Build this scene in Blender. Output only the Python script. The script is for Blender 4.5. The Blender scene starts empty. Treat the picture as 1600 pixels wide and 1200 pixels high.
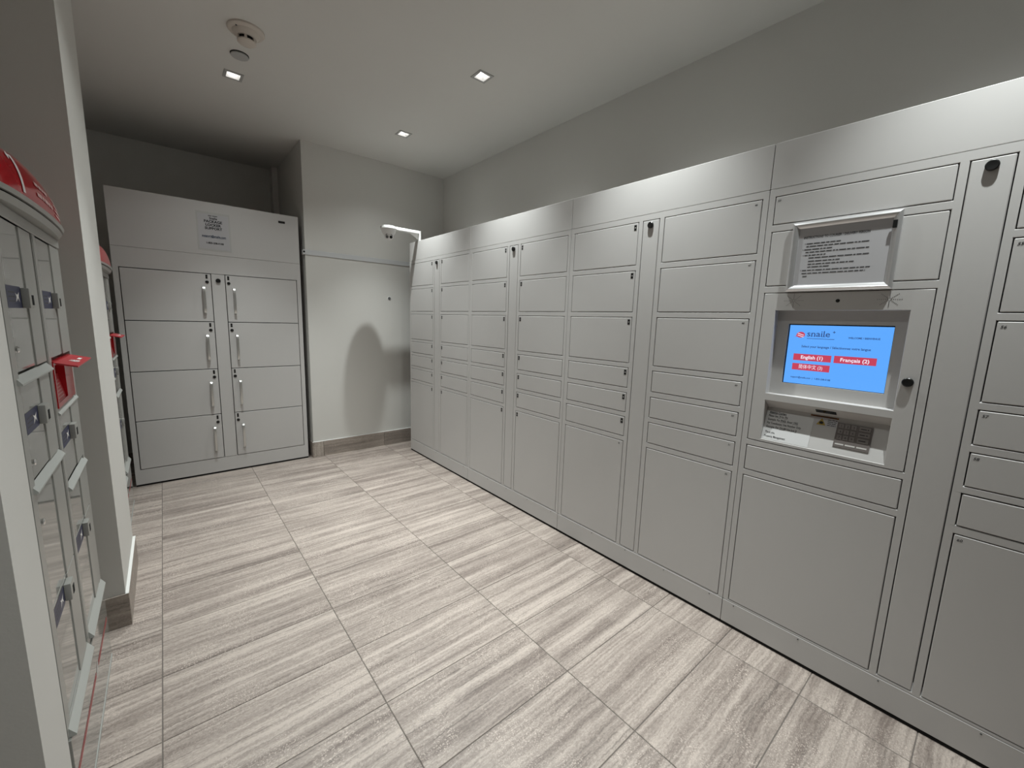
import bpy, bmesh, math, random
from mathutils import Vector, Matrix

random.seed(7)
scene = bpy.context.scene
COL = scene.collection

# ------------------------------------------------------------------ camera
YAW, PITCH, ROLL, EYE = 0.7000, -0.1508, 0.0304, 1.3543
F_PX = 645.9
cam_data = bpy.data.cameras.new('camera')
cam_data.sensor_fit = 'HORIZONTAL'
cam_data.sensor_width = 36.0
cam_data.lens = 36.0 * F_PX / 1600.0
cam_data.clip_start = 0.02
camera = bpy.data.objects.new('camera', cam_data)
COL.objects.link(camera)
fwd = Vector((math.sin(YAW) * math.cos(PITCH), math.cos(YAW) * math.cos(PITCH), math.sin(PITCH)))
rt = Vector((math.cos(YAW), -math.sin(YAW), 0.0))
up = rt.cross(fwd)
r2 = math.cos(ROLL) * rt + math.sin(ROLL) * up
u2 = -math.sin(ROLL) * rt + math.cos(ROLL) * up
rot = Matrix((r2, u2, -fwd)).transposed().to_4x4()
camera.matrix_world = Matrix.Translation((0, 0, EYE)) @ rot
scene.camera = camera

# ------------------------------------------------------------------ world, exposure
world = bpy.data.worlds.new('world')
scene.world = world
world.use_nodes = True
world.node_tree.nodes['Background'].inputs[0].default_value = (1, 0.98, 0.95, 1)
world.node_tree.nodes['Background'].inputs[1].default_value = 0.0
vs = scene.view_settings
vs.view_transform = 'Standard'
try:
    vs.look = 'None'
except TypeError:
    pass
vs.gamma = 1.0
vs.use_curve_mapping = False
vs.exposure = 0.0

BEAM_W, BEAM_ANGLE = 112.0, math.radians(75)      # each recessed spot: a narrow beam ...
SPILL_W, SPILL_ANGLE = 24.0, math.radians(126)   # ... and the wide spill of its reflector
SPOT_COLOR = (0.945, 1.0, 0.985)
LAMP_GLOW = 9.0

# ------------------------------------------------------------------ materials
def mat(name, color, rough=0.5, metal=0.0, ior=1.45, bump=0.0, bump_scale=300.0, emit=None, emit_s=1.0,
        mottle=0.0, mottle_scale=3.0, alpha=None, coat=0.0):
    m = bpy.data.materials.new(name)
    m.use_nodes = True
    nt = m.node_tree
    b = nt.nodes['Principled BSDF']
    b.inputs['Base Color'].default_value = (*color, 1)
    b.inputs['Roughness'].default_value = rough
    b.inputs['Metallic'].default_value = metal
    b.inputs['IOR'].default_value = ior
    if coat:
        b.inputs['Coat Weight'].default_value = coat
        b.inputs['Coat Roughness'].default_value = 0.03
    if emit:
        b.inputs['Emission Color'].default_value = (*emit, 1)
        b.inputs['Emission Strength'].default_value = emit_s
    tc = None
    if bump or mottle:
        tc = nt.nodes.new('ShaderNodeTexCoord')
    if bump:
        n = nt.nodes.new('ShaderNodeTexNoise')
        n.inputs['Scale'].default_value = bump_scale
        n.inputs['Detail'].default_value = 2
        bp = nt.nodes.new('ShaderNodeBump')
        bp.inputs['Strength'].default_value = bump
        bp.inputs['Distance'].default_value = 0.001
        nt.links.new(tc.outputs['Object'], n.inputs['Vector'])
        nt.links.new(n.outputs['Fac'], bp.inputs['Height'])
        nt.links.new(bp.outputs['Normal'], b.inputs['Normal'])
    if mottle:
        n = nt.nodes.new('ShaderNodeTexNoise')
        n.inputs['Scale'].default_value = mottle_scale
        n.inputs['Detail'].default_value = 4
        r = nt.nodes.new('ShaderNodeMapRange')
        r.inputs['To Min'].default_value = 1 - mottle
        r.inputs['To Max'].default_value = 1 + mottle
        mx = nt.nodes.new('ShaderNodeMix')
        mx.data_type = 'RGBA'
        mx.blend_type = 'MULTIPLY'
        mx.inputs['Factor'].default_value = 1
        mx.inputs[6].default_value = (*color, 1)
        nt.links.new(tc.outputs['Object'], n.inputs['Vector'])
        nt.links.new(n.outputs['Fac'], r.inputs['Value'])
        nt.links.new(r.outputs['Result'], mx.inputs[7])
        nt.links.new(mx.outputs[2], b.inputs['Base Color'])
    return m


def stone(name, dark, light, gain=1.0, axis_along=0, rough=0.38):
    """Vein-cut travertine look: bands along one axis, each tile shifted by its own random value."""
    m = bpy.data.materials.new(name)
    m.use_nodes = True
    nt = m.node_tree
    L = nt.links.new
    N = nt.nodes.new
    b = nt.nodes['Principled BSDF']
    tc = N('ShaderNodeTexCoord')
    oi = N('ShaderNodeObjectInfo')
    sc = N('ShaderNodeVectorMath'); sc.operation = 'SCALE'
    comb = N('ShaderNodeCombineXYZ')
    L(oi.outputs['Random'], comb.inputs[0]); L(oi.outputs['Random'], comb.inputs[1]); L(oi.outputs['Random'], comb.inputs[2])
    L(comb.outputs[0], sc.inputs[0]); sc.inputs['Scale'].default_value = 57.0
    add = N('ShaderNodeVectorMath'); add.operation = 'ADD'
    L(tc.outputs['Object'], add.inputs[0]); L(sc.outputs[0], add.inputs[1])
    # gentle waviness of the bands
    warp = N('ShaderNodeTexNoise'); warp.inputs['Scale'].default_value = 5.0; warp.inputs['Detail'].default_value = 4
    L(add.outputs[0], warp.inputs['Vector'])
    ws = N('ShaderNodeVectorMath'); ws.operation = 'SCALE'; ws.inputs['Scale'].default_value = 0.022
    L(warp.outputs['Color'], ws.inputs[0])
    add2 = N('ShaderNodeVectorMath'); add2.operation = 'ADD'
    L(add.outputs[0], add2.inputs[0]); L(ws.outputs[0], add2.inputs[1])
    jit = N('ShaderNodeTexNoise'); jit.inputs['Scale'].default_value = 48.0; jit.inputs['Detail'].default_value = 5
    L(add.outputs[0], jit.inputs['Vector'])
    js = N('ShaderNodeVectorMath'); js.operation = 'SCALE'; js.inputs['Scale'].default_value = 0.011
    L(jit.outputs['Color'], js.inputs[0])
    add3 = N('ShaderNodeVectorMath'); add3.operation = 'ADD'
    L(add2.outputs[0], add3.inputs[0]); L(js.outputs[0], add3.inputs[1])
    add2 = add3

    def band(scale_along, scale_across, detail, rough_):
        mp = N('ShaderNodeMapping')
        s = [scale_across] * 3
        s[axis_along] = scale_along
        mp.inputs['Scale'].default_value = s
        L(add2.outputs[0], mp.inputs['Vector'])
        n = N('ShaderNodeTexNoise'); n.inputs['Scale'].default_value = 1.0
        n.inputs['Detail'].default_value = detail; n.inputs['Roughness'].default_value = rough_
        L(mp.outputs[0], n.inputs['Vector'])
        return n.outputs['Fac']
    wide = band(0.7, 17.0, 3, 0.6)
    fine = band(1.8, 75.0, 5, 0.7)
    speck = band(95.0, 170.0, 4, 0.8)
    m1 = N('ShaderNodeMath'); m1.operation = 'MULTIPLY'; m1.inputs[1].default_value = 0.40; L(wide, m1.inputs[0])
    m2 = N('ShaderNodeMath'); m2.operation = 'MULTIPLY_ADD'; m2.inputs[1].default_value = 0.34; L(fine, m2.inputs[0]); L(m1.outputs[0], m2.inputs[2])
    m3 = N('ShaderNodeMath'); m3.operation = 'MULTIPLY_ADD'; m3.inputs[1].default_value = 0.26; L(speck, m3.inputs[0]); L(m2.outputs[0], m3.inputs[2])
    ramp = N('ShaderNodeValToRGB')
    cr = ramp.color_ramp
    cr.elements[0].position = 0.405; cr.elements[0].color = (*[c * gain for c in dark], 1)
    cr.elements[1].position = 0.585; cr.elements[1].color = (*[c * gain for c in light], 1)
    e = cr.elements.new(0.5); e.color = (*[gain * (0.52 * a + 0.48 * c) for a, c in zip(dark, light)], 1)
    L(m3.outputs[0], ramp.inputs['Fac'])
    # thin dark veins
    vein = band(0.9, 95.0, 2, 0.5)
    vr = N('ShaderNodeMapRange'); vr.inputs['From Min'].default_value = 0.31; vr.inputs['From Max'].default_value = 0.39
    vr.inputs['To Min'].default_value = 0.72; vr.inputs['To Max'].default_value = 1.0
    L(vein, vr.inputs['Value'])
    # pale mineral flecks gathered in the darker bands
    fl = N('ShaderNodeTexNoise'); fl.inputs['Scale'].default_value = 210.0; fl.inputs['Detail'].default_value = 2
    L(add.outputs[0], fl.inputs['Vector'])
    fr_ = N('ShaderNodeMapRange'); fr_.inputs['From Min'].default_value = 0.56; fr_.inputs['From Max'].default_value = 0.66
    fr_.inputs['To Max'].default_value = 0.85
    L(fl.outputs['Fac'], fr_.inputs['Value'])
    patch = N('ShaderNodeTexNoise'); patch.inputs['Scale'].default_value = 6.0
    L(add.outputs[0], patch.inputs['Vector'])
    pr_ = N('ShaderNodeMapRange'); pr_.inputs['From Min'].default_value = 0.42; pr_.inputs['From Max'].default_value = 0.62
    L(patch.outputs['Fac'], pr_.inputs['Value'])
    fm = N('ShaderNodeMath'); fm.operation = 'MULTIPLY'; L(fr_.outputs[0], fm.inputs[0]); L(pr_.outputs[0], fm.inputs[1])
    fleck = N('ShaderNodeMix'); fleck.data_type = 'RGBA'
    fleck.inputs[7].default_value = (*[c * gain * 1.25 for c in light], 1)
    L(fm.outputs[0], fleck.inputs['Factor']); L(ramp.outputs['Color'], fleck.inputs[6])
    # slight tone shift per tile
    tone = N('ShaderNodeMapRange'); tone.inputs['To Min'].default_value = 0.97; tone.inputs['To Max'].default_value = 1.03
    L(oi.outputs['Random'], tone.inputs['Value'])
    mm = N('ShaderNodeMath'); mm.operation = 'MULTIPLY'; L(vr.outputs[0], mm.inputs[0]); L(tone.outputs[0], mm.inputs[1])
    mx = N('ShaderNodeMix'); mx.data_type = 'RGBA'; mx.blend_type = 'MULTIPLY'; mx.inputs['Factor'].default_value = 1
    L(fleck.outputs[2], mx.inputs[6]); L(mm.outputs[0], mx.inputs[7])
    L(mx.outputs[2], b.inputs['Base Color'])
    b.inputs['Roughness'].default_value = rough
    bp = N('ShaderNodeBump'); bp.inputs['Strength'].default_value = 0.12; bp.inputs['Distance'].default_value = 0.001
    L(m3.outputs[0], bp.inputs['Height']); L(bp.outputs['Normal'], b.inputs['Normal'])
    return m


M = {}
M['wall'] = mat('wall paint', (0.66, 0.65, 0.62), 0.62, bump=0.12, bump_scale=220, mottle=0.015)
M['ceiling'] = mat('ceiling paint', (0.66, 0.65, 0.62), 0.8, bump=0.08, bump_scale=200, mottle=0.015)
M['locker'] = mat('grey powder coat', (0.525, 0.513, 0.502), 0.42, bump=0.10, bump_scale=900, mottle=0.02)
M['carcass'] = mat('inner steel', (0.10, 0.10, 0.10), 0.6, mottle=0.02)
M['grout'] = mat('grout', (0.17, 0.15, 0.135), 0.9, mottle=0.1, mottle_scale=30)
M['stone'] = stone('vein cut stone', (0.185, 0.150, 0.132), (0.50, 0.432, 0.384))
M['stone_base'] = stone('shaded vein cut stone skirting', (0.20, 0.17, 0.15), (0.40, 0.345, 0.30))  # tile stone darkened for the weaker light on upright faces
M['stone_base_v'] = stone('vein cut stone upright', (0.22, 0.19, 0.165), (0.50, 0.44, 0.39), axis_along=2)
M['lit_caulk'] = mat('white sealant', (0.75, 0.75, 0.73), 0.5, mottle=0.03)  # white also paints in the light on the skirting's top edge
M['black'] = mat('black plastic', (0.008, 0.008, 0.008), 0.35, mottle=0.05)
M['matt_black'] = mat('matt black', (0.004, 0.004, 0.004), 0.9, mottle=0.05)
M['ink'] = mat('black ink', (0.02, 0.02, 0.022), 0.8, mottle=0.05)
M['grey_ink'] = mat('grey ink', (0.12, 0.12, 0.12), 0.8, mottle=0.05)
M['blue_ink'] = mat('blue link ink', (0.04, 0.06, 0.10), 0.8, mottle=0.05)
M['paper'] = mat('white paper', (0.62, 0.62, 0.62), 0.7, mottle=0.02)
M['paper_grey'] = mat('paper behind plastic', (0.48, 0.475, 0.49), 0.30, mottle=0.02)
M['sleeve'] = mat('clear sleeve edge', (0.50, 0.50, 0.485), 0.25, mottle=0.02)
M['white_plastic'] = mat('white plastic', (0.80, 0.80, 0.79), 0.35, mottle=0.01)
M['cream_plastic'] = mat('cream plastic', (0.60, 0.545, 0.49), 0.45, mottle=0.02)
M['chrome'] = mat('chrome', (0.75, 0.75, 0.75), 0.12, metal=1.0, mottle=0.02)
M['nickel'] = mat('satin nickel', (0.62, 0.62, 0.60), 0.30, metal=0.85, mottle=0.02)
M['alu'] = mat('brushed aluminium', (0.72, 0.72, 0.73), 0.30, metal=0.75, mottle=0.02)
M['mail'] = mat('glossy grey mailbox enamel', (0.30, 0.30, 0.28), 0.07, ior=1.62, mottle=0.015, coat=0.3)
M['mail_matt'] = mat('grey mailbox enamel', (0.33, 0.33, 0.31), 0.28, ior=1.5, mottle=0.015)
M['mail_lit'] = mat('lit mailbox lip', (0.42, 0.43, 0.41), 0.4, mottle=0.015)  # mailbox grey made paler for the light caught by lips and edges
M['red'] = mat('glossy red plastic', (0.50, 0.012, 0.02), 0.10, ior=1.5, mottle=0.03)
M['red_matt'] = mat('red plastic', (0.45, 0.03, 0.04), 0.35, mottle=0.03)
M['red_print'] = mat('red stripe print', (0.55, 0.02, 0.03), 0.3, mottle=0.02)
M['white_print'] = mat('white print', (0.80, 0.78, 0.76), 0.5, mottle=0.02)
M['pink_print'] = mat('faded print', (0.62, 0.42, 0.40), 0.5, mottle=0.02)
M['navy'] = mat('navy sticker', (0.026, 0.030, 0.078), 0.4, mottle=0.08, mottle_scale=60)
M['pale_print'] = mat('pale print', (0.50, 0.48, 0.46), 0.5, mottle=0.02)
M['keypad'] = mat('metal keypad plate', (0.155, 0.135, 0.127), 0.4, metal=0.2, mottle=0.04)
M['key'] = mat('keypad key', (0.23, 0.205, 0.195), 0.4, metal=0.2, mottle=0.04)
M['key_print'] = mat('keypad print', (0.035, 0.032, 0.032), 0.5, mottle=0.02)
M['orange'] = mat('amber warning strip', (0.20, 0.075, 0.012), 0.5, mottle=0.15, mottle_scale=120)
M['yellow'] = mat('yellow triangle print', (0.36, 0.25, 0.05), 0.5, mottle=0.05)
M['glass_dark'] = mat('dark glass', (0.012, 0.012, 0.012), 0.08, mottle=0.05)
M['trim'] = mat('downlight trim', (0.42, 0.42, 0.41), 0.5, mottle=0.02)
M['reflector'] = mat('downlight reflector', (0.55, 0.55, 0.55), 0.25, mottle=0.01)
M['lamp'] = mat('lamp', (0.9, 0.9, 0.9), 0.5, emit=(1.0, 0.97, 0.91), emit_s=LAMP_GLOW, mottle=0.01)
M['raceway'] = mat('grey white raceway', (0.60, 0.61, 0.62), 0.45, mottle=0.02)
def screen_mat(name, rgb):
    return mat(name, (0.01, 0.01, 0.012), 0.2, emit=rgb, emit_s=1.0, mottle=0.01)
M['screen'] = screen_mat('screen blue', (0.115, 0.40, 1.0))
M['screen_red'] = screen_mat('screen red', (0.56, 0.055, 0.105))
M['screen_white'] = screen_mat('screen white', (0.90, 0.82, 0.95))
M['screen_navy'] = screen_mat('screen navy', (0.028, 0.07, 0.22))
M['screen_pink'] = screen_mat('screen pink', (0.55, 0.45, 0.75))

# ------------------------------------------------------------------ mesh helpers
def link(o, parent=None):
    COL.objects.link(o)
    if parent is not None:
        o.parent = parent
        o.matrix_parent_inverse = Matrix.Identity(4)
    return o

def mesh_from_bm(name, bm, mats, smooth=False):
    bmesh.ops.recalc_face_normals(bm, faces=bm.faces[:])
    me = bpy.data.meshes.new(name)
    bm.to_mesh(me)
    bm.free()
    for m in mats if isinstance(mats, (list, tuple)) else [mats]:
        me.materials.append(m)
    if smooth:
        for p in me.polygons:
            p.use_smooth = True
        try:
            me.set_sharp_from_angle(angle=math.radians(38))
        except Exception:
            pass
    return me

def obj(name, bm_or_mesh, mats=None, parent=None, loc=(0, 0, 0), smooth=False, kind=None, label=None):
    me = bm_or_mesh if isinstance(bm_or_mesh, bpy.types.Mesh) else mesh_from_bm(name, bm_or_mesh, mats, smooth)
    o = bpy.data.objects.new(name, me)
    o.location = loc
    if kind: o['kind'] = kind
    if label: o['label'] = label
    return link(o, parent)

def thing(name, label, cat, loc=(0, 0, 0), rz=0.0, group=None):
    o = bpy.data.objects.new(name, None)
    o.empty_display_size = 0.1
    o.location = loc
    o.rotation_euler = (0, 0, rz)
    tag(o, label, cat, group)
    return link(o)

def tag(o, label, cat=None, group=None, kind=None):
    o['label'] = label
    if cat: o['category'] = cat
    if group: o['group'] = group
    if kind: o['kind'] = kind
    return o

def add_box(bm, a, b, mi=0, bevel=0.0, seg=1):
    x0, y0, z0 = [min(p, q) for p, q in zip(a, b)]
    x1, y1, z1 = [max(p, q) for p, q in zip(a, b)]
    vs_ = [bm.verts.new(c) for c in ((x0, y0, z0), (x1, y0, z0), (x1, y1, z0), (x0, y1, z0),
                                    (x0, y0, z1), (x1, y0, z1), (x1, y1, z1), (x0, y1, z1))]
    fs = [bm.faces.new([vs_[i] for i in f]) for f in
          ((3, 2, 1, 0), (4, 5, 6, 7), (0, 1, 5, 4), (1, 2, 6, 5), (2, 3, 7, 6), (3, 0, 4, 7))]
    for f in fs: f.material_index = mi
    if bevel:
        es = list({e for f in fs for e in f.edges})
        r = bmesh.ops.bevel(bm, geom=es, offset=bevel, segments=seg, affect='EDGES', profile=0.6)
        for f in r['faces']: f.material_index = mi
    return fs

def box_bm(a, b, bevel=0.0, seg=1):
    bm = bmesh.new()
    add_box(bm, a, b, 0, bevel, seg)
    return bm

def add_prism(bm, pts, axis, lo, hi, mi=0):
    """pts: 2-D outline; axis: 0/1/2 = extrude along x/y/z; the outline's coordinates fill the other two axes in order."""
    def P(p, t):
        c = list(p); c.insert(axis, t); return c
    a = [bm.verts.new(P(p, lo)) for p in pts]
    b = [bm.verts.new(P(p, hi)) for p in pts]
    n = len(pts)
    fs = [bm.faces.new(a[::-1]), bm.faces.new(b)]
    for i in range(n):
        fs.append(bm.faces.new((a[i], a[(i + 1) % n], b[(i + 1) % n], b[i])))
    for f in fs: f.material_index = mi
    return fs

def add_lathe(bm, prof, center, axis=2, n=28, mi=0, sign=1):
    """prof: list of (radius, offset along axis)."""
    rings = []
    for r, h in prof:
        ring = []
        for i in range(n):
            t = 2 * math.pi * i / n
            c = [r * math.cos(t), r * math.sin(t)]
            c.insert(axis, h * sign)
            ring.append(bm.verts.new([p + q for p, q in zip(center, c)]))
        rings.append(ring)
    fs = []
    for a, b in zip(rings, rings[1:]):
        for i in range(n):
            fs.append(bm.faces.new((a[i], a[(i + 1) % n], b[(i + 1) % n], b[i])))
    fs.append(bm.faces.new(rings[0][::-1])); fs.append(bm.faces.new(rings[-1]))
    for f in fs: f.material_index = mi
    return fs

def add_disc(bm, c, r, axis, thick, n=16, mi=0):
    return add_lathe(bm, [(r, 0), (r, thick)], c, axis, n, mi)

def face_panel(bm, rect, holes, axis, front, back, mi=0, edge=0.0):
    """A plate with rectangular holes. rect/holes = (u0, u1, v0, v1) in the two axes other than `axis`."""
    us = sorted({rect[0], rect[1], *[h[0] for h in holes], *[h[1] for h in holes]})
    ws = sorted({rect[2], rect[3], *[h[2] for h in holes], *[h[3] for h in holes]})
    def solid(i, j):
        if i < 0 or j < 0 or i >= len(us) - 1 or j >= len(ws) - 1: return False
        u, w = (us[i] + us[i + 1]) / 2, (ws[j] + ws[j + 1]) / 2
        return not any(h[0] < u < h[1] and h[2] < w < h[3] for h in holes)
    cache = {}
    def V(i, j, t):
        k = (i, j, t)
        if k not in cache:
            c = [us[i], ws[j]]; c.insert(axis, t)
            cache[k] = bm.verts.new(c)
        return cache[k]
    for i in range(len(us) - 1):
        for j in range(len(ws) - 1):
            if not solid(i, j): continue
            q = ((i, j), (i + 1, j), (i + 1, j + 1), (i, j + 1))
            bm.faces.new([V(*p, front) for p in q]); bm.faces.new([V(*p, back) for p in q[::-1]])
            for (di, dj), (p, r) in (((0, -1), (q[0], q[1])), ((1, 0), (q[1], q[2])), ((0, 1), (q[2], q[3])), ((-1, 0), (q[3], q[0]))):
                if not solid(i + di, j + dj):
                    bm.faces.new((V(*p, front), V(*p, back), V(*r, back), V(*r, front)))
    if edge:
        es = []
        for e in bm.edges:
            if len(e.link_faces) == 2 and all(abs(v.co[axis] - front) < 1e-7 for v in e.verts):
                k = [all(abs(v.co[axis] - front) < 1e-7 for v in f.verts) for f in e.link_faces]
                if k[0] != k[1]: es.append(e)
        bmesh.ops.bevel(bm, geom=es, offset=edge, segments=1, affect='EDGES')
    for f in bm.faces: f.material_index = mi

_text = {}
def text_geom(s, bold=0.0):
    k = (s, bold)
    if k not in _text:
        cu = bpy.data.curves.new('t', 'FONT')
        cu.body = s
        cu.size = 1.0
        cu.resolution_u = 2
        cu.offset = bold
        o = bpy.data.objects.new('t', cu)
        COL.objects.link(o)
        dg = bpy.context.evaluated_depsgraph_get()
        me = bpy.data.meshes.new_from_object(o.evaluated_get(dg))
        vs_ = [tuple(v.co[:2]) for v in me.vertices]
        fs = [tuple(p.vertices) for p in me.polygons]
        bpy.data.objects.remove(o); bpy.data.curves.remove(cu); bpy.data.meshes.remove(me)
        x0 = min((v[0] for v in vs_), default=0); x1 = max((v[0] for v in vs_), default=1)
        _text[k] = ([(v[0] - x0, v[1]) for v in vs_], fs, x1 - x0)
    return _text[k]

class Face:
    """A flat place for print: origin, direction of reading, up; off = stand-off along the outward normal."""
    def __init__(s, o, u, v):
        s.o, s.u, s.v = Vector(o), Vector(u).normalized(), Vector(v).normalized()
        s.n = s.u.cross(s.v)
    def at(s, x, y, h=0.0):
        return s.o + s.u * x + s.v * y + s.n * h
    def text(s, bm, t, x, y, size, h=0.0006, align='L', mi=0, bold=0.0, width=None, shear=0.0):
        vs_, fs, w = text_geom(t, bold)
        k = size
        kx = size if width is None else width / max(w, 1e-6)
        dx = {'L': 0, 'C': -w * kx / 2, 'R': -w * kx}[align]
        nv = [bm.verts.new(s.at(x + dx + p[0] * kx + shear * p[1] * k, y + p[1] * k, h)) for p in vs_]
        for f in fs:
            try:
                bm.faces.new([nv[i] for i in f]).material_index = mi
            except ValueError:
                pass
    def rect(s, bm, x0, x1, y0, y1, h=0.0006, mi=0, thick=None):
        q = ((x0, y0), (x1, y0), (x1, y1), (x0, y1))
        if thick is None:
            bm.faces.new([bm.verts.new(s.at(*p, h)) for p in q]).material_index = mi
        else:
            s.poly(bm, q, h, mi, thick)
    def poly(s, bm, pts, h=0.0006, mi=0, thick=None):
        a = [bm.verts.new(s.at(*p, h)) for p in pts]
        bm.faces.new(a).material_index = mi
        if thick:
            b = [bm.verts.new(s.at(*p, h - thick)) for p in pts]
            bm.faces.new(b[::-1]).material_index = mi
            for i in range(len(a)):
                j = (i + 1) % len(a)
                bm.faces.new((a[i], b[i], b[j], a[j])).material_index = mi
    def dashes(s, bm, x, y, length, size, mi=0, seed=0, h=0.0006):
        """A line of print too small to read: word-long dashes."""
        rnd = random.Random(seed)
        t = 0.0
        while t < length:
            w = min(size * rnd.uniform(1.2, 4.5), length - t)
            if w > size * 0.4:
                s.rect(bm, x + t, x + t + w, y, y + size * 0.55, h, mi)
            t += w + size * 0.45

def flat_mesh(name, bm, mats):
    """A print mesh keeps the normals it was given."""
    me = bpy.data.meshes.new(name)
    bm.to_mesh(me); bm.free()
    for m in mats: me.materials.append(m)
    return me

# ------------------------------------------------------------------ sizes taken from the photograph
XF = 1.886            # face of the long locker bank
XW = 2.435            # wall behind it
YB = 4.142            # back wall
XE = 1.022            # corner where the back wall turns into the alcove
ZC = 2.848            # ceiling
YA = 5.22             # back of the alcove
YC = 4.161            # face of the parcel cabinet in the alcove
XP = -0.21            # aisle face of the two wall piers
YN, YS = 0.957, -2.2
XL, XS = -0.75, -1.45

# ------------------------------------------------------------------ room shell
def shell(name, a, b, label, m='wall', cat='wall'):
    o = obj(name, box_bm(a, b), M[m])
    tag(o, label, cat, kind='structure')
    return o

RIGHT_ROW = [(1.630, y) for y in (3.415, 2.312, 1.20, 0.05)]
LEFT_ROW = [(0.458, y) for y in (3.392, 2.29, 0.62)]
HALF = 0.040
lamps = RIGHT_ROW + LEFT_ROW

bm = bmesh.new()
face_panel(bm, (XS - 0.1, XW + 0.1, YS - 0.1, YA + 0.1), [(x - HALF, x + HALF, y - HALF, y + HALF) for x, y in lamps], 2, ZC, ZC + 0.02)
ceiling = tag(obj('ceiling', bm, M['ceiling']), 'flat off-white painted ceiling over the whole parcel room', 'ceiling', kind='structure')

floor = obj('floor', box_bm((XS - 0.1, YS - 0.1, -0.08), (XW + 0.1, YA + 0.1, -0.0025)), M['grout'])
tag(floor, 'floor of long vein-cut beige stone-look tiles with thin grey joints', 'floor', kind='structure')
X0, Y0, TX, TY, GAP = -0.0992, 1.5512, 0.610, 0.3062, 0.0030
tile_meshes = {}
def tile_mesh(w, d):
    k = (round(w, 3), round(d, 3))
    if k not in tile_meshes:
        bm = bmesh.new()
        add_box(bm, (-w / 2, -d / 2, -0.006), (w / 2, d / 2, 0.0))
        top = [e for e in bm.edges if all(v.co.z > -0.001 for v in e.verts)]
        bmesh.ops.bevel(bm, geom=top, offset=0.0012, segments=1, affect='EDGES')
        tile_meshes[k] = mesh_from_bm('tile', bm, M['stone'])
    return tile_meshes[k]
for i in range(-3, 5):
    for j in range(-13, 13):
        x0, x1 = X0 + TX * i, X0 + TX * (i + 1)
        y0, y1 = Y0 + TY * j, Y0 + TY * (j + 1)
        x0, x1 = max(x0, XS), min(x1, XW)
        y0, y1 = max(y0, YS), min(y1, YA)
        if x1 - x0 < 0.03 or y1 - y0 < 0.03: continue
        if y0 > YN and x1 < XL: continue
        if y0 > YB and x0 > XE: continue
        obj('tile', tile_mesh(x1 - x0 - GAP, y1 - y0 - GAP), parent=floor, loc=((x0 + x1) / 2, (y0 + y1) / 2, 0))

shell('wall_back', (XE, YB, -0.02), (XW + 0.1, YA + 0.1, ZC + 0.05), 'off-white back wall beyond the end of the long locker bank, with a camera shadow on it')
shell('wall_alcove', (XS, YA, -0.02), (XE, YA + 0.1, ZC + 0.05), 'shaded wall at the back of the alcove above the parcel cabinet')
shell('wall_right', (XW, YS, -0.02), (XW + 0.1, YB, ZC + 0.05), 'long off-white wall above and behind the locker bank')
shell('wall_left', (XL - 0.1, YN, -0.02), (XL, YA, ZC + 0.05), 'left wall behind the mailboxes, in the recesses between the piers')
shell('wall_near', (XS, YN, -0.02), (XP, 1.112, ZC + 0.05), 'near wall pier at the left edge of the picture, white edge lit and front in shade')
pier = shell('wall_pier', (XL, 2.292, -0.02), (XP, 2.88, ZC + 0.05), 'wall pier between the two mailboxes, grey front and bright aisle face')
shell('wall_side', (XS - 0.1, YS, -0.02), (XS, YN, ZC + 0.05), 'side wall of the room to the left of where the camera stands')
shell('wall_front', (XS - 0.1, YS - 0.1, -0.02), (XW + 0.1, YS, ZC + 0.05), 'wall of the room behind where the camera stands')
shell('trim_1', (0.972, 5.09, 0.0), (XE, YA, ZC), 'narrow boxed corner strip at the back right of the alcove', cat='trim')

# stone skirting
bb = tag(obj('baseboard_back', box_bm((XE - 0.001, YB - 0.0015, 0.0), (XW, YB + 0.0, 0.148)), M['grout']),
         'stone skirting along the foot of the back wall', 'baseboard', kind='structure')
xs = [XE, 1.112, 1.722, 2.332]
for k in range(3):
    obj('tile', box_bm((xs[k] + 0.001, YB - 0.011, 0.001), (xs[k + 1] - 0.001, YB - 0.001, 0.149), 0.0012),
        M['stone_base_v'] if k == 0 else M['stone_base'], parent=bb)
obj('tile', box_bm((XE - 0.010, YB - 0.011, 0.001), (XE - 0.0005, YA - 0.14, 0.149), 0.0012), M['stone_base'], parent=bb)
obj('lit_sealant', box_bm((XE - 0.009, YB - 0.010, 0.149), (2.332, YB, 0.1515), 0.0008), M['lit_caulk'], parent=bb)
bp_ = tag(obj('baseboard_pier', box_bm((XL, 2.2905, 0.0), (XP + 0.0015, 2.879, 0.147)), M['grout']),
          'stone skirting toned down for shade, around the foot of the pier between the mailboxes', 'baseboard', kind='structure')
obj('tile', box_bm((XL, 2.281, 0.001), (XP + 0.0115, 2.2905, 0.147), 0.0012), M['stone_base'], parent=bp_)
obj('tile', box_bm((XP + 0.0015, 2.291, 0.001), (XP + 0.0115, 2.879, 0.147), 0.0012), M['stone_base'], parent=bp_)
obj('lit_sealant', box_bm((XP, 2.281, 0.147), (XP + 0.0115, 2.879, 0.1495), 0.0008), M['lit_caulk'], parent=bp_)  # white cap standing for the lit top of the skirting
bn = tag(obj('baseboard_near', box_bm((XS, YN - 0.010, 0.0), (XP + 0.010, 1.111, 0.147), 0.001), M['stone_base']),
         'stone skirting at the foot of the near wall pier', 'baseboard', kind='structure')

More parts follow.
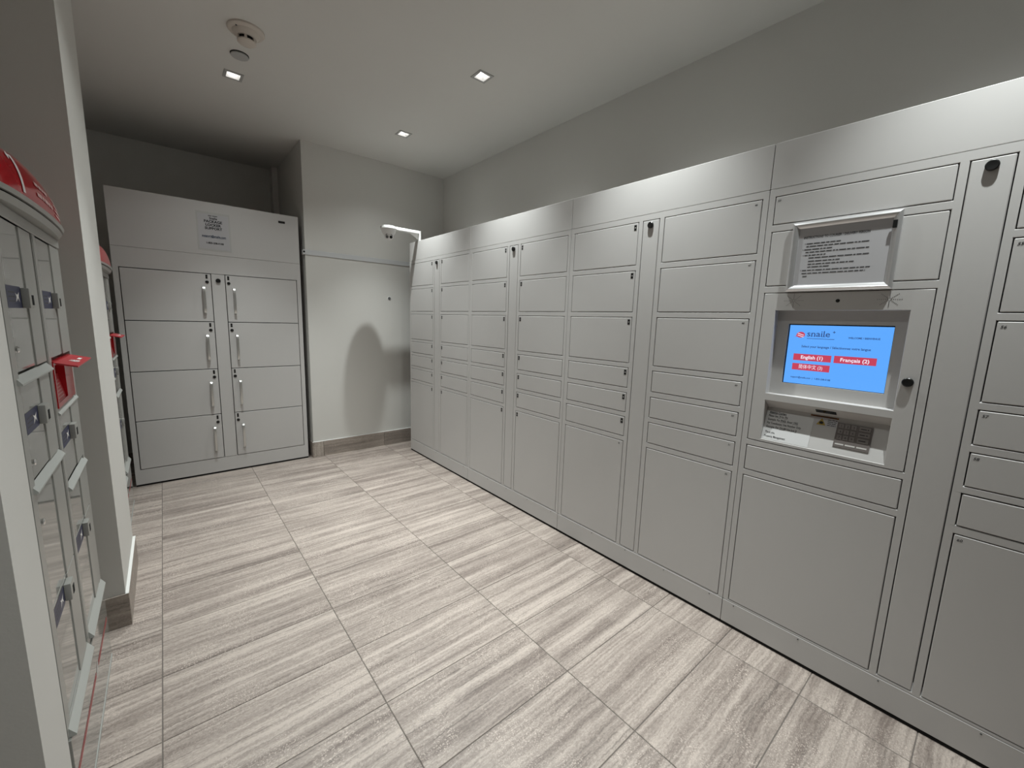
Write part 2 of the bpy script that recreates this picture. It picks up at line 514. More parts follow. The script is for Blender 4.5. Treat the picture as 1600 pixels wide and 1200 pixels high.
# ------------------------------------------------------------------ downlights
def downlight(x, y, label, group=None):
    t = thing('downlight', label, 'ceiling light', (x, y, ZC), group=group)
    bm = bmesh.new()
    face_panel(bm, (-0.052, 0.052, -0.052, 0.052), [(-0.036, 0.036, -0.036, 0.036)], 2, -0.004, 0.0)
    obj('trim_ring', bm, M['trim'], t)
    bm = bmesh.new()
    lo = [bm.verts.new((sx * 0.036, sy * 0.036, -0.003)) for sx, sy in ((-1, -1), (1, -1), (1, 1), (-1, 1))]
    hi = [bm.verts.new((sx * 0.029, sy * 0.029, 0.045)) for sx, sy in ((-1, -1), (1, -1), (1, 1), (-1, 1))]
    for i in range(4):
        bm.faces.new((lo[i], lo[(i + 1) % 4], hi[(i + 1) % 4], hi[i]))
    bm.faces.new(hi)
    obj('reflector', bm, M['reflector'], t)
    bm = bmesh.new()
    add_lathe(bm, [(0.022, 0.044), (0.022, 0.030), (0.016, 0.024)], (0, 0, 0), 2, 20)
    obj('lamp', bm, M['lamp'], t)
    for nm, w, ang in (('beam', BEAM_W, BEAM_ANGLE), ('spill', SPILL_W, SPILL_ANGLE)):
        ld = bpy.data.lights.new(nm, 'SPOT')
        ld.energy = w
        ld.spot_size = ang
        ld.spot_blend = 1.0
        ld.shadow_soft_size = 0.016
        ld.color = SPOT_COLOR
        lo_ = bpy.data.objects.new(nm, ld)
        lo_.location = (0, 0, -0.010)
        link(lo_, t)
    return t
DL = {(1.630, 3.415): 'small square downlight near the back right corner of the ceiling, the lowest in the photo',
      (1.630, 2.312): 'square downlight in the middle of the ceiling, with the brightest glow, nearest the locker bank',
      (0.458, 3.392): 'square downlight on the left, in line with the smoke detector and the cover plate'}
for x, y in lamps:
    if (x, y) in DL:
        downlight(x, y, DL[(x, y)])
    else:
        downlight(x, y, 'square downlight out of frame overhead, %s in the row over the %s' % (
            {2.29: 'second', 1.2: 'third', 0.62: 'third', 0.05: 'fourth'}[y],
            'long locker bank' if x > 1 else 'mailbox side'), 'downlights above the frame')

# smoke detector and sprinkler cover
t = thing('smoke_detector', 'round cream smoke detector with dark vents on the ceiling', 'smoke detector', (0.455, 2.835, ZC))
bm = bmesh.new(); add_lathe(bm, [(0.0, 0.0), (0.086, 0.0), (0.086, 0.008), (0.080, 0.014), (0.066, 0.016)], (0, 0, 0), 2, 40, sign=-1)
obj('base', bm, M['cream_plastic'], t, smooth=True)
bm = bmesh.new(); add_lathe(bm, [(0.066, 0.014), (0.060, 0.026), (0.050, 0.036), (0.047, 0.040)], (0, 0, 0), 2, 40, sign=-1)
obj('body', bm, M['cream_plastic'], t, smooth=True)
bm = bmesh.new(); add_lathe(bm, [(0.039, 0.036), (0.039, 0.058)], (0, 0, 0), 2, 32, sign=-1)
obj('vent', bm, M['matt_black'], t, label='dark vent slots')
for k in range(6):
    a = k * math.pi / 3 + 0.30
    bm = bmesh.new(); add_box(bm, (-0.006, -0.004, -0.058), (0.006, 0.004, -0.038))
    o = obj('rib', bm, M['cream_plastic'], t, loc=(0.0415 * math.cos(a), 0.0415 * math.sin(a), 0)); o.rotation_euler = (0, 0, a + math.pi / 2)
bm = bmesh.new(); add_lathe(bm, [(0.044, 0.056), (0.044, 0.062), (0.034, 0.069), (0.012, 0.072)], (0, 0, 0), 2, 36, sign=-1)
obj('cap', bm, M['cream_plastic'], t, smooth=True)
bm = bmesh.new(); add_lathe(bm, [(0.004, 0.015), (0.004, 0.019)], (-0.05, -0.045, 0), 2, 12, sign=-1)
obj('indicator', bm, M['grey_ink'], t)
t = thing('sprinkler_cover', 'small flat round cover plate on the ceiling between smoke detector and downlight', 'cover plate', (0.459, 3.112, ZC))
bm = bmesh.new(); add_lathe(bm, [(0.043, 0.0), (0.046, 0.008), (0.044, 0.011)], (0, 0, 0), 2, 36, sign=-1)
obj('plate', bm, M['trim'], t, smooth=True)
bm = bmesh.new(); add_lathe(bm, [(0.0475, 0.0), (0.0475, 0.004)], (0, 0, 0), 2, 36, sign=-1)
obj('shadow_gap', bm, M['matt_black'], t, label='dark gap above the plate')

# ------------------------------------------------------------------ long locker bank (faces -X)
DEPTH = 0.535
ROWS = [(1.6565, 1.8690), (1.4190, 1.6310), (1.1515, 1.3940), (1.0190, 1.1275), (0.8850, 0.9930), (0.7510, 0.8610), (0.1260, 0.7260)]
G = 0.0028            # half of the dark gap round each door
ZB, ZP, ZH, ZT = 0.015, 0.1225, 1.8985, 2.0695
FR = XF + 0.060       # back of the face frame

def lock_bank_face(y, z):       # print on the bank's face: reading direction is -Y
    return Face((XF, y, z), (0, -1, 0), (0, 0, 1))

door_cache = {}
def door_mesh(w, h):
    k = (round(w, 4), round(h, 4))
    if k not in door_cache:
        door_cache[k] = mesh_from_bm('door', box_bm((-0.0005, -w / 2, -h / 2), (0.020, w / 2, h / 2), 0.0022, 1), M['locker'])
    return door_cache[k]

def add_door(parent, y0, y1, z0, z1, name='door', label=None):
    return obj(name, door_mesh(y1 - y0 - 2 * G, z1 - z0 - 2 * G), parent=parent, loc=(XF, (y0 + y1) / 2 - parent.location.y, (z0 + z1) / 2), label=label)

def number_sticker(parent_door, yl, zt, number):
    """Black sticker with a small pale number; yl = its left (high Y) edge in world, zt = top."""
    c = parent_door.location; py = parent_door.parent.location.y
    f = Face((-0.0005, yl - py - c.y, zt - c.z), (0, -1, 0), (0, 0, 1))
    bm = bmesh.new()
    f.rect(bm, 0, 0.0145, -0.027, 0, 0.0008, 0, thick=0.0008)
    f.text(bm, number, 0.00725, -0.0165, 0.0085, 0.0010, 'C', 1)
    me = flat_mesh('number_sticker', bm, [M['black'], M['white_print']])
    obj('number_sticker', me, parent=parent_door)

def number_print(parent_door, yl, zt, number, size=0.011):
    c = parent_door.location; py = parent_door.parent.location.y
    f = Face((-0.0005, yl - py - c.y, zt - c.z), (0, -1, 0), (0, 0, 1))
    bm = bmesh.new()
    f.text(bm, number, 0, -size * 0.8, size, 0.0005, 'L', 0, bold=0.018, shear=0.2)
    obj('handwritten_number', flat_mesh('handwritten_number', bm, [M['ink']]), parent=parent_door)

bm = bmesh.new()
add_lathe(bm, [(0.0145, 0.0), (0.0150, 0.002), (0.0150, 0.009), (0.0125, 0.0112), (0.004, 0.0105)], (0, 0, 0), 0, 28, sign=-1)
knob_mesh = mesh_from_bm('cam_lock', bm, M['black'], smooth=True)
bm = bmesh.new(); add_lathe(bm, [(0.0028, 0.0), (0.0028, 0.0010), (0.001, 0.0013)], (0, 0, 0), 0, 12, sign=-1)
bolt_mesh = mesh_from_bm('bolt', bm, M['grey_ink'])
bm = bmesh.new(); add_lathe(bm, [(0.020, 0.0), (0.020, 0.006), (0.010, 0.008), (0.010, ZB + 0.004)], (0, 0, 0), 2, 16)
foot_mesh = mesh_from_bm('levelling_foot', bm, M['black'])

def locker_shell(t, y0, y1, holes, bolts):
    """Carcass, face frame, header, plinth and feet of one module from y0 (near) to y1 (far), world Y."""
    py = t.location.y
    a, b = y0 - py + 0.0012, y1 - py - 0.0012
    bm = bmesh.new(); add_box(bm, (FR + 0.002, a, ZB + 0.02), (XF + DEPTH, b, ZT - 0.002))
    obj('carcass', bm, M['carcass'], t)
    bm = bmesh.new()
    face_panel(bm, (a, b, ZP + 0.001, ZH - 0.001), [(h[0] - py, h[1] - py, h[2], h[3]) for h in holes], 0, XF, FR, edge=0.0014)
    obj('face_frame', bm, M['locker'], t)
    obj('header_panel', box_bm((XF + 0.001, a, ZH + 0.001), (XF + DEPTH, b, ZT), 0.0015), M['locker'], t)
    pl = obj('plinth', box_bm((XF - 0.001, a, ZB), (FR + 0.01, b, ZP - 0.001), 0.0015), M['locker'], t)
    obj('toe_shadow', box_bm((XF + 0.003, a, 0.0005), (XF + 0.030, b, ZB - 0.0005)), M['matt_black'], t, label='black strip painting the dark gap along the floor')  # added black strip, paints the shade in the gap under the plinth
    for yy in bolts:
        obj('bolt', bolt_mesh, parent=pl, loc=(XF - 0.001, yy - py, ZP - 0.011))
    for fx in (XF + 0.09, XF + DEPTH - 0.06):
        for fy in (a + 0.06, b - 0.06):
            obj('levelling_foot', foot_mesh, parent=t, loc=(fx, fy, 0.0))

def locker_module(y0, first, label):
    """A two-column module with a narrow lock strip; y0 = its near (low Y) side."""
    y1 = y0 + 1.0515
    t = thing('parcel_locker_bank', label, 'parcel locker', (0, y0, 0), group='grey locker modules along the right wall')
    near = (y0 + 0.0225, y0 + 0.4525); strip = (y0 + 0.4765, y0 + 0.5700); far = (y0 + 0.5935, y0 + 1.0240)
    holes = [(*c, *r) for c in (near, far) for r in ROWS] + [(*strip, 0.1260, 1.8690)]
    locker_shell(t, y0, y1, holes, [y0 + 0.06, y0 + 0.295, y0 + 0.53, y0 + 0.765])
    n = first
    for col in (far, near):
        for k, r in enumerate(ROWS):
            d = add_door(t, col[0], col[1], *r)
            s = str(n)
            if n >= 45:
                number_print(d, col[0] + (0.029 if n > 45 else 0.032), r[1] - 0.014, s)
            elif col is far:
                number_sticker(d, col[0] + 0.0255, r[1] - 0.012, s)
            else:
                number_sticker(d, col[1] - 0.0105, r[1] - 0.012, s)
            n += 1
    st = add_door(t, *strip, 0.1260, 1.8690, name='lock_strip')
    obj('cam_lock', knob_mesh, parent=st, loc=(-0.0005, 0, 1.8435 - st.location.z), label='black round cam lock')
    return t

YS0 = 0.6865
locker_module(YS0 + 2 * 1.0515, 11, 'grey locker module at the far end of the right bank, under the white camera')
locker_module(YS0 + 1.0515, 25, 'grey locker module second from the far end, its doors all with black number tags')
locker_module(YS0, 39, 'grey locker module directly left of the touch screen module, handwritten numbers on its right column')

# ---- the touch screen module
y1 = YS0; y0 = -0.420
t = thing('touch_screen_locker', 'grey locker module with the blue touch screen, keypad and numbers from 53 on', 'parcel locker', (0, y0, 0))
W = (0.1675, 0.6640)
strip = (0.0525, 0.1465)
c8 = (-0.3975, 0.0320)
c8rows = [(1.6565, 1.8690), (1.4210, 1.6340), (1.1530, 1.3990), (1.0200, 1.1310), (0.8850, 0.9970), (0.7540, 0.8630), (0.1320, 0.7290)]
wide = [(1.7600, 1.8690), (1.5230, 1.7350), (0.7535, 0.8635), (0.1300, 0.7290)]
consz = (0.8870, 1.4980)
holes = [(*W, *r) for r in wide] + [(*W, *consz), (*strip, 0.1320, 1.8690)] + [(*c8, *r) for r in c8rows]
locker_shell(t, y0, y1, holes, [0.637, 0.387, 0.138, -0.110, -0.36])
for r, s in zip(wide, ('53', '', '', '')):
    d = add_door(t, *W, *r)
    if s: number_print(d, W[1] - 0.010, r[1] - 0.013, s)
for k, r in enumerate(c8rows):
    d = add_door(t, *c8, *r)
    if k != 5: number_print(d, c8[1] - 0.010, r[1] - 0.013, str(54 + k), 0.0125)
st = add_door(t, *strip, 0.1320, 1.8690, name='lock_strip')
obj('cam_lock', knob_mesh, parent=st, loc=(-0.0005, 0, 1.8435 - st.location.z), label='black round cam lock')

# console plate with two recesses
py = y0
RU = (0.2210, 0.6150, 1.0930, 1.4290)     # screen recess
RL = (0.2210, 0.6130, 0.9010, 1.0640)     # keypad recess
DS = 0.040
bm = bmesh.new()
face_panel(bm, (W[0] + G - py, W[1] - G - py, consz[0] + G, consz[1] - G), [(RU[0] - py, RU[1] - py, RU[2], RU[3]), (RL[0] - py, RL[1] - py, RL[2], RL[3])], 0, XF - 0.0005, XF + 0.052, edge=0.0016)
console = obj('console_panel', bm, M['locker'], t)
SC = (0.2565, 0.5745, 1.1400, 1.3775)
bm = bmesh.new()
face_panel(bm, (RU[0] - py, RU[1] - py, RU[2], RU[3]), [(SC[0] - py, SC[1] - py, SC[2], SC[3])], 0, XF + DS, XF + DS + 0.011)
obj('screen_surround', bm, M['locker'], console)
scr = obj('touch_screen', box_bm((XF + DS + 0.007, SC[0] - py + 0.0005, SC[2] + 0.0005), (XF + DS + 0.011, SC[1] - py - 0.0005, SC[3] - 0.0005)), M['glass_dark'], t, label='lit blue touch screen')
sw, sh = SC[1] - SC[0], SC[3] - SC[2]
f = Face((XF + DS + 0.007, SC[1] - py, SC[2]), (0, -1, 0), (0, 0, 1))
bm = bmesh.new()
f.rect(bm, 0.004, sw - 0.0015, 0.002, sh - 0.0045, 0.0004, 0)
obj('backlight', flat_mesh('backlight', bm, [M['screen']]), parent=scr)
def sx(u): return 0.004 + u * (sw - 0.0055)
def sy(v): return 0.002 + v * (sh - 0.0065)
bm = bmesh.new()
H1 = 0.0008
# wordmark with small serifs
f.text(bm, 'snaile', sx(0.194), sy(0.815), 0.0320, H1, 'L', 0, bold=0.008, width=0.0735)
f.text(bm, '+', sx(0.452), sy(0.870), 0.017, H1, 'L', 0, bold=0.02)
f.rect(bm, sx(0.196), sx(0.477), sy(0.776), sy(0.784), H1, 0)
for k in (0.232, 0.262, 0.340, 0.366):
    f.rect(bm, sx(k), sx(k + 0.022), sy(0.813), sy(0.820), H1, 0)
f.text(bm, 'WELCOME / BIENVENUE', sx(0.607), sy(0.802), 0.0090, H1, 'L', 0, bold=0.03, width=0.0900)
f.text(bm, 'Select your language / Sélectionnez votre langue', sx(0.150), sy(0.628), 0.0120, H1, 'L', 0, bold=0.022, width=0.2120)
f.text(bm, 'support@snaile.com  |  1-855-208-0188', sx(0.075), sy(0.098), 0.0092, H1, 'L', 0, bold=0.022, width=0.1310)
obj('screen_text', flat_mesh('screen_text', bm, [M['screen_navy']]), parent=scr)
# swirl emblem
bm = bmesh.new()
cx, cy, R = sx(0.126), sy(0.838), 0.0125
ell = [(cx + R * 1.15 * math.cos(a), cy + R * 0.92 * math.sin(a)) for a in [i * math.pi / 12 for i in range(24)]]
f.poly(bm, ell, H1, 0)
f.poly(bm, [(cx - 0.020, cy - 0.0065), (cx - 0.010, cy - 0.002), (cx - 0.004, cy - 0.0085)], H1, 0)
for s, dy in ((1, 0.0022), (1, -0.0048)):
    pts = [(cx - 0.0105 + 0.021 * i / 8, cy + dy + 0.003 * math.sin(math.pi * (i / 8 - 0.5)) * -1 + 0.0012) for i in range(9)]
    f.poly(bm, pts + [(p[0], p[1] - 0.0026) for p in pts[::-1]], H1 + 0.0003, 1)
obj('emblem', flat_mesh('emblem', bm, [M['screen_red'], M['screen_white']]), parent=scr)
for txt, u0, u1, v0, v1 in (('English (1)', 0.077, 0.473, 0.402, 0.515), ('Français (2)', 0.500, 0.895, 0.402, 0.520), ('简体中文 (3)', 0.077, 0.471, 0.237, 0.350)):
    bm = bmesh.new()
    f.rect(bm, sx(u0), sx(u1), sy(v0), sy(v1), H1, 0)
    f.text(bm, txt, sx((u0 + u1) / 2), sy(v0) + 0.0075, 0.0185, H1 + 0.0004, 'C', 1, bold=0.0 if '文' in txt else 0.022, width=0.072 if 'E' in txt else 0.084 if 'F' in txt else 0.078)
    obj('language_button', flat_mesh('language_button', bm, [M['screen_red'], M['screen_white']]), parent=scr, label='red button reading ' + txt)

# lens, speaker holes, lock
bm = bmesh.new(); add_lathe(bm, [(0.0062, 0.0), (0.0062, 0.0012), (0.003, 0.0018)], (XF - 0.0005, 0.418 - py, 1.4630), 0, 16, sign=-1)
obj('lens', bm, M['black'], console)
for yc in (0.557, 0.277):
    bm = bmesh.new()
    for k in range(8):
        a = k * math.pi / 4
        for q in range(1, 7):
            add_disc(bm, (XF - 0.0012, yc - py + 0.0052 * q * math.cos(a), 1.4655 + 0.0042 * q * math.sin(a)), 0.00105, 0, 0.0012, 6)
    obj('speaker_holes', bm, M['ink'], console, label='star of small speaker holes')
obj('cam_lock', knob_mesh, parent=console, loc=(XF - 0.0005, 0.197 - py, 1.1930), label='black round cam lock')

# keypad shelf: overhang, then a plate sloping out to the lower lip
prof = [(XF, 1.0640), (XF + 0.046, 1.0320), (XF + 0.0015, 0.9010), (XF + 0.051, 0.9010), (XF + 0.051, 1.0640)]
bm = bmesh.new(); add_prism(bm, [(p[0], p[1]) for p in prof], 1, RL[0] - py + 0.0005, RL[1] - py - 0.0005)
shelf = obj('keypad_shelf', bm, M['locker'], t)
pv = Vector((0.0445, 0, 0.131)).normalized()
fp = Face((XF + 0.0015, RL[1] - py, 0.9010), (0, -1, 0), pv)     # sloping plate
fp.n = -fp.n if fp.n.x > 0 else fp.n
PL = 0.1383
# keypad
bm = bmesh.new(); fp.rect(bm, 0.2415, 0.3455, 0.0275, 0.1190, 0.0030, 0, thick=0.003)
pad = obj('keypad', mesh_from_bm('keypad', bm, M['keypad']), parent=shelf)
n = 1
keys = []
n = 1
for r in range(3):
    for c in range(4):
        bm = bmesh.new()
        y = 0.1000 - r * 0.0215
        if c < 3:
            x = 0.2475 + c * 0.0185
            fp.rect(bm, x, x + 0.0145, y, y + 0.0155, 0.0050, 0, thick=0.002)
            fp.text(bm, str(n), x + 0.00725, y + 0.0036, 0.0112, 0.0053, 'C', 1); n += 1
        else:
            fp.rect(bm, 0.3075, 0.3400, y, y + 0.0155, 0.0050, 0, thick=0.002)
            fp.dashes(bm, 0.3115, y + 0.0058, 0.023, 0.0060, 1, 40 + r, 0.0053)
        keys.append((bm, c))
for bm, c in keys:
    me = flat_mesh('key', bm, [M['key'], M['key_print']])
    obj('key', me, parent=shelf)
bm = bmesh.new()
fp.dashes(bm, 0.2465, 0.0360, 0.092, 0.0095, 0, 11, 0.0036)
o = obj('keypad_print', flat_mesh('keypad_print', bm, [M['pale_print']]), parent=shelf, label='pale line of print along the foot of the keypad')
# scanner window in the overhang and its warning label
ov = Vector((-0.046, 0, 0.032)).normalized()
fo = Face((XF + 0.046, RL[1] - py, 1.0320), (0, -1, 0), ov)
if fo.n.z > 0: fo.n = -fo.n
bm = bmesh.new(); fo.rect(bm, 0.172, 0.236, 0.020, 0.042, 0.0012, 0, thick=0.001)
obj('scanner_window', mesh_from_bm('scanner_window', bm, M['glass_dark']), parent=shelf, label='dark barcode scanner window')
bm = bmesh.new()
fp.rect(bm, 0.153, 0.242, 0.1285, 0.1345, 0.0010, 0)
fp.rect(bm, 0.170, 0.240, 0.0950, 0.1285, 0.0008, 1)
fp.poly(bm, [(0.176, 0.0985), (0.206, 0.0985), (0.191, 0.1255)], 0.0012, 2)
fp.poly(bm, [(0.186, 0.1030), (0.196, 0.1030), (0.198, 0.1100), (0.191, 0.1140), (0.184, 0.1100)], 0.0015, 3)
for k in range(4):
    fp.dashes(bm, 0.210, 0.1005 + 0.0068 * k, 0.028, 0.0042, 3, 60 + k, 0.0012)
fp.dashes(bm, 0.158, 0.1300, 0.078, 0.0042, 3, 71, 0.0014)
obj('laser_label', flat_mesh('laser_label', bm, [M['orange'], M['paper_grey'], M['yellow'], M['ink']]), parent=shelf, label='amber and yellow laser warning label')
# typed note to couriers (a sheet of its own, taped to the plate)
note = thing('typed_note', 'white typed note to couriers lying on the slope left of the keypad', 'paper note', (0, y0, 0))
bm = bmesh.new(); fp.rect(bm, 0.001, 0.166, 0.0015, 0.1225, 0.0009, 0, thick=0.0007)
obj('sheet', mesh_from_bm('sheet', bm, M['paper']), parent=note)
bm = bmesh.new()
TX_ = [('Attention Couriers:', 0.112, 0.062, 0.02), ('Please Use 19 for PH', 0.0980, 0.068, 0.012), ('Example: For PH05, Enter 1905', 0.0825, 0.107, 0.012),
       ('For Townhouse, Use Number Only', 0.0670, 0.120, 0.012), ('Example: For TH-08 Use Just 8', 0.0515, 0.108, 0.012), ('Thank you,', 0.0285, 0.036, 0.012), ('Property Management', 0.0115, 0.076, 0.012)]
for s, y, w, bd in TX_:
    fp.text(bm, s, 0.011, y, 0.0125, 0.0013, 'L', 0, bold=bd, width=w)
fp.rect(bm, 0.011, 0.073, 0.1095, 0.1105, 0.0013, 0)
fp.rect(bm, 0.0465, 0.055, 0.0960, 0.0968, 0.0013, 0); fp.rect(bm, 0.068, 0.079, 0.0960, 0.0968, 0.0013, 0)
fp.rect(bm, 0.056, 0.075, 0.0805, 0.0813, 0.0013, 0); fp.rect(bm, 0.099, 0.118, 0.0805, 0.0813, 0.0013, 0)
fp.rect(bm, 0.057, 0.078, 0.0495, 0.0503, 0.0013, 0); fp.rect(bm, 0.113, 0.119, 0.0495, 0.0503, 0.0013, 0)
obj('printed_text', flat_mesh('printed_text', bm, [M['ink']]), parent=note)

# ------------------------------------------------------------------ framed instructions above the screen
fr = thing('instruction_frame', 'silver snap frame holding the courier instructions, fixed above the touch screen', 'sign frame', (XF - 0.001, 0.431, 1.627))
FY, FZ, BW = 0.156, 0.1270, 0.0225     # half width, half height, rail width
def rail(kind):
    """Bevelled rail: section runs from the outer edge over a rounded ridge down to the sheet."""
    sec = [(0.0, 0.001), (0.0, 0.009), (0.004, 0.0135), (0.009, 0.0155), (0.015, 0.0135), (BW, 0.0065), (BW, 0.001)]
    bm = bmesh.new()
    rings = []
    for end in (0, 1):
        ring = []
        for d, h in sec:
            if kind in ('top', 'bottom'):
                s = 1 if kind == 'top' else -1
                y = (FY - d) * (1 if end else -1); z = s * (FZ - d)
            else:
                s = 1 if kind == 'left' else -1
                z = (FZ - d) * (1 if end else -1); y = s * (FY - d)
            ring.append(bm.verts.new((-h, y, z)))
        rings.append(ring)
    n = len(sec)
    for i in range(n):
        bm.faces.new((rings[0][i], rings[0][(i + 1) % n], rings[1][(i + 1) % n], rings[1][i]))
    bm.faces.new(rings[0][::-1]); bm.faces.new(rings[1])
    return bm
for k in ('top', 'bottom', 'left', 'right'):
    obj('frame_rail', rail(k), M['alu'], fr, smooth=True)
obj('backing', box_bm((-0.004, -FY + 0.004, -FZ + 0.004), (0.0, FY - 0.004, FZ - 0.004)), M['paper_grey'], fr)
ff = Face((-0.0042, FY, -FZ), (0, -1, 0), (0, 0, 1))
bm = bmesh.new(); ff.rect(bm, 0.020, 0.292, 0.020, 0.208, 0.0006, 0, thick=0.0005)
obj('instruction_sheet', mesh_from_bm('instruction_sheet', bm, M['paper_grey']), parent=fr)
bm = bmesh.new()
ff.text(bm, 'INSTRUCTIONS TO COURIER / DELIVERY PERSON', 0.040, 0.193, 0.0115, 0.0012, 'L', 0, bold=0.02, width=0.193)
lines = [(0.050, 0.173, 0.105), (0.050, 0.163, 0.188), (0.045, 0.152, 0.086), (0.050, 0.142, 0.186), (0.048, 0.131, 0.066), (0.062, 0.121, 0.176), (0.062, 0.109, 0.096),
         (0.062, 0.098, 0.138), (0.062, 0.088, 0.070), (0.046, 0.076, 0.200), (0.046, 0.065, 0.188), (0.050, 0.054, 0.018)]
for k, (x, y, l) in enumerate(lines):
    ff.dashes(bm, x, y, l, 0.0052, 0, k, 0.0012)
    if k in (0, 2, 4, 9):
        ff.rect(bm, x - 0.005, x - 0.003, y, y + 0.0028, 0.0012, 0)
obj('printed_text', flat_mesh('printed_text', bm, [M['ink']]), parent=fr)
bm = bmesh.new(); f2 = Face((-0.0150, -FY + 0.0155, FZ - 0.058), (0, -1, 0), (0, 0, 1)); f2.rect(bm, -0.0065, 0.0045, 0, 0.025, 0.0012, 0, thick=0.004)
obj('tag', mesh_from_bm('tag', bm, M['black']), parent=fr, label='black tag on the right rail')

# ------------------------------------------------------------------ parcel cabinet in the alcove (faces -Y)
cab = thing('parcel_cabinet', 'tall grey cabinet of eight handled doors standing in the alcove', 'parcel locker', (0.3645, YC, 0))
CX = 0.3645
def X(x): return x - CX
ca, cb, ctop = X(-0.250), X(0.979), 2.203
colL, colR, mid = (-0.2165, 0.3210), (0.4130, 0.9455), (0.3210, 0.4130)
rowsC = [(1.2755, 1.6560), (0.8915, 1.2755), (0.5110, 0.8915), (0.1330, 0.5110)]
obj('carcass', box_bm((ca + 0.004, 0.052, 0.03), (cb - 0.004, 0.62, ctop - 0.004)), M['carcass'], cab)
bm = bmesh.new()
face_panel(bm, (ca, cb, 0.128, 1.8015), [(X(colL[0]) - 0.002, X(colR[1]) + 0.002, 0.1310, 1.6585)], 1, 0.0, 0.05)
obj('face_frame', bm, M['locker'], cab)
obj('header_panel', box_bm((ca, 0.0005, 1.8030), (cb, 0.62, ctop), 0.0015), M['locker'], cab)
obj('plinth', box_bm((ca, 0.0, ZB), (cb, 0.05, 0.1280)), M['locker'], cab)
obj('toe_shadow', box_bm((ca + 0.002, 0.003, 0.0005), (cb - 0.002, 0.03, ZB - 0.0005)), M['matt_black'], cab, label='black strip painting the dark gap along the floor')  # black strip added for the shade under the cabinet
for s in (ca, cb - 0.003):
    obj('side_panel', box_bm((s, 0.05, ZB), (s + 0.003, 0.62, 1.803)), M['locker'], cab)
for fx in (ca + 0.06, cb - 0.06):
    for fy in (0.08, 0.56):
        obj('levelling_foot', foot_mesh, parent=cab, loc=(fx, fy, 0))
cs = obj('centre_strip', box_bm((X(mid[0]) + 0.002, -0.0005, 0.1335), (X(mid[1]) - 0.002, 0.02, 1.6550), 0.001), M['locker'], cab)
bm = bmesh.new(); add_lathe(bm, [(0.0165, 0.0), (0.0165, 0.010), (0.013, 0.013), (0.004, 0.012)], (0, 0, 0), 1, 28, sign=-1)
o = obj('cam_lock', bm, M['black'], cs, loc=(X(0.3665), -0.0005, 1.6050), smooth=True, label='black round cam lock')
bm = bmesh.new(); add_lathe(bm, [(0.0115, 0.0), (0.0115, 0.004), (0.009, 0.005), (0.003, 0.0045)], (0, 0, 0), 1, 24, sign=-1)
clock_mesh = mesh_from_bm('keyhole', bm, M['black'], smooth=True)
# bow handle: flat bar on a curved path (out = -Y)
path = [(0.0, 0.104), (0.012, 0.103), (0.022, 0.098), (0.028, 0.088), (0.0315, 0.070), (0.033, 0.035), (0.0335, 0.0)]
path = path + [(a, -b) for a, b in path[-2::-1]]
bm = bmesh.new(); rings = []
for i, (d, z) in enumerate(path):
    a = Vector(path[max(i - 1, 0)]); b = Vector(path[min(i + 1, len(path) - 1)])
    tg = (b - a).normalized(); nm = Vector((-tg.y, tg.x)); nm = nm if nm.x >= -1e-6 else -nm
    hw, ht = 0.0085, 0.0035
    ring = []
    for sx_, sn in ((-1, -1), (-1, 1), (1, 1), (1, -1)):
        p = Vector((d, z)) + nm * ht * sn
        ring.append(bm.verts.new((sx_ * hw, -p.x, p.y)))
    rings.append(ring)
for a, b in zip(rings, rings[1:]):
    for i in range(4):
        bm.faces.new((a[i], a[(i + 1) % 4], b[(i + 1) % 4], b[i]))
bm.faces.new(rings[0][::-1]); bm.faces.new(rings[-1])
bmesh.ops.bevel(bm, geom=bm.edges[:], offset=0.0012, segments=1, affect='EDGES')
handle_mesh = mesh_from_bm('handle', bm, M['nickel'], smooth=True)
bm = bmesh.new()
for k in (0, 1):
    add_box(bm, (-0.0065, -0.0012, -0.016 + k * 0.0155), (0.0065, 0.0, -0.0015 + k * 0.0155))
cab_sticker = mesh_from_bm('number_sticker', bm, M['black'])
dm = {}
for side, col in (('L', colL), ('R', colR)):
    for z0, z1 in rowsC:
        w, h = col[1] - col[0] - 0.006, z1 - z0 - 0.006
        if (w, h) not in dm:
            dm[(w, h)] = mesh_from_bm('door', box_bm((-w / 2, -0.001, -h / 2), (w / 2, 0.02, h / 2), 0.0015), M['locker'])
        d = obj('door', dm[(w, h)], parent=cab, loc=(X((col[0] + col[1]) / 2), 0, (z0 + z1) / 2))
        cx_ = (col[0] + col[1]) / 2; cz_ = (z0 + z1) / 2
        e = (col[1] - 0.028) if side == 'L' else (col[0] + 0.0235)
        hx = (col[1] - 0.0535) if side == 'L' else (col[0] + 0.0555)
        obj('number_sticker', cab_sticker, parent=d, loc=(e - cx_ - 0.001, -0.001, z1 - 0.024 - cz_), label='black number tag')
        obj('keyhole', clock_mesh, parent=d, loc=(e - cx_, -0.001, z1 - 0.066 - cz_), label='black round lock')
        obj('handle', handle_mesh, parent=d, loc=(hx - cx_, -0.001, z1 - 0.2065 - cz_), label='satin bow handle')
obj('label_plate', box_bm((X(0.8235), -0.0012, 2.1285), (X(0.8745), 0.0005, 2.1465)), M['black'], cab, label='small black plate at the top right')
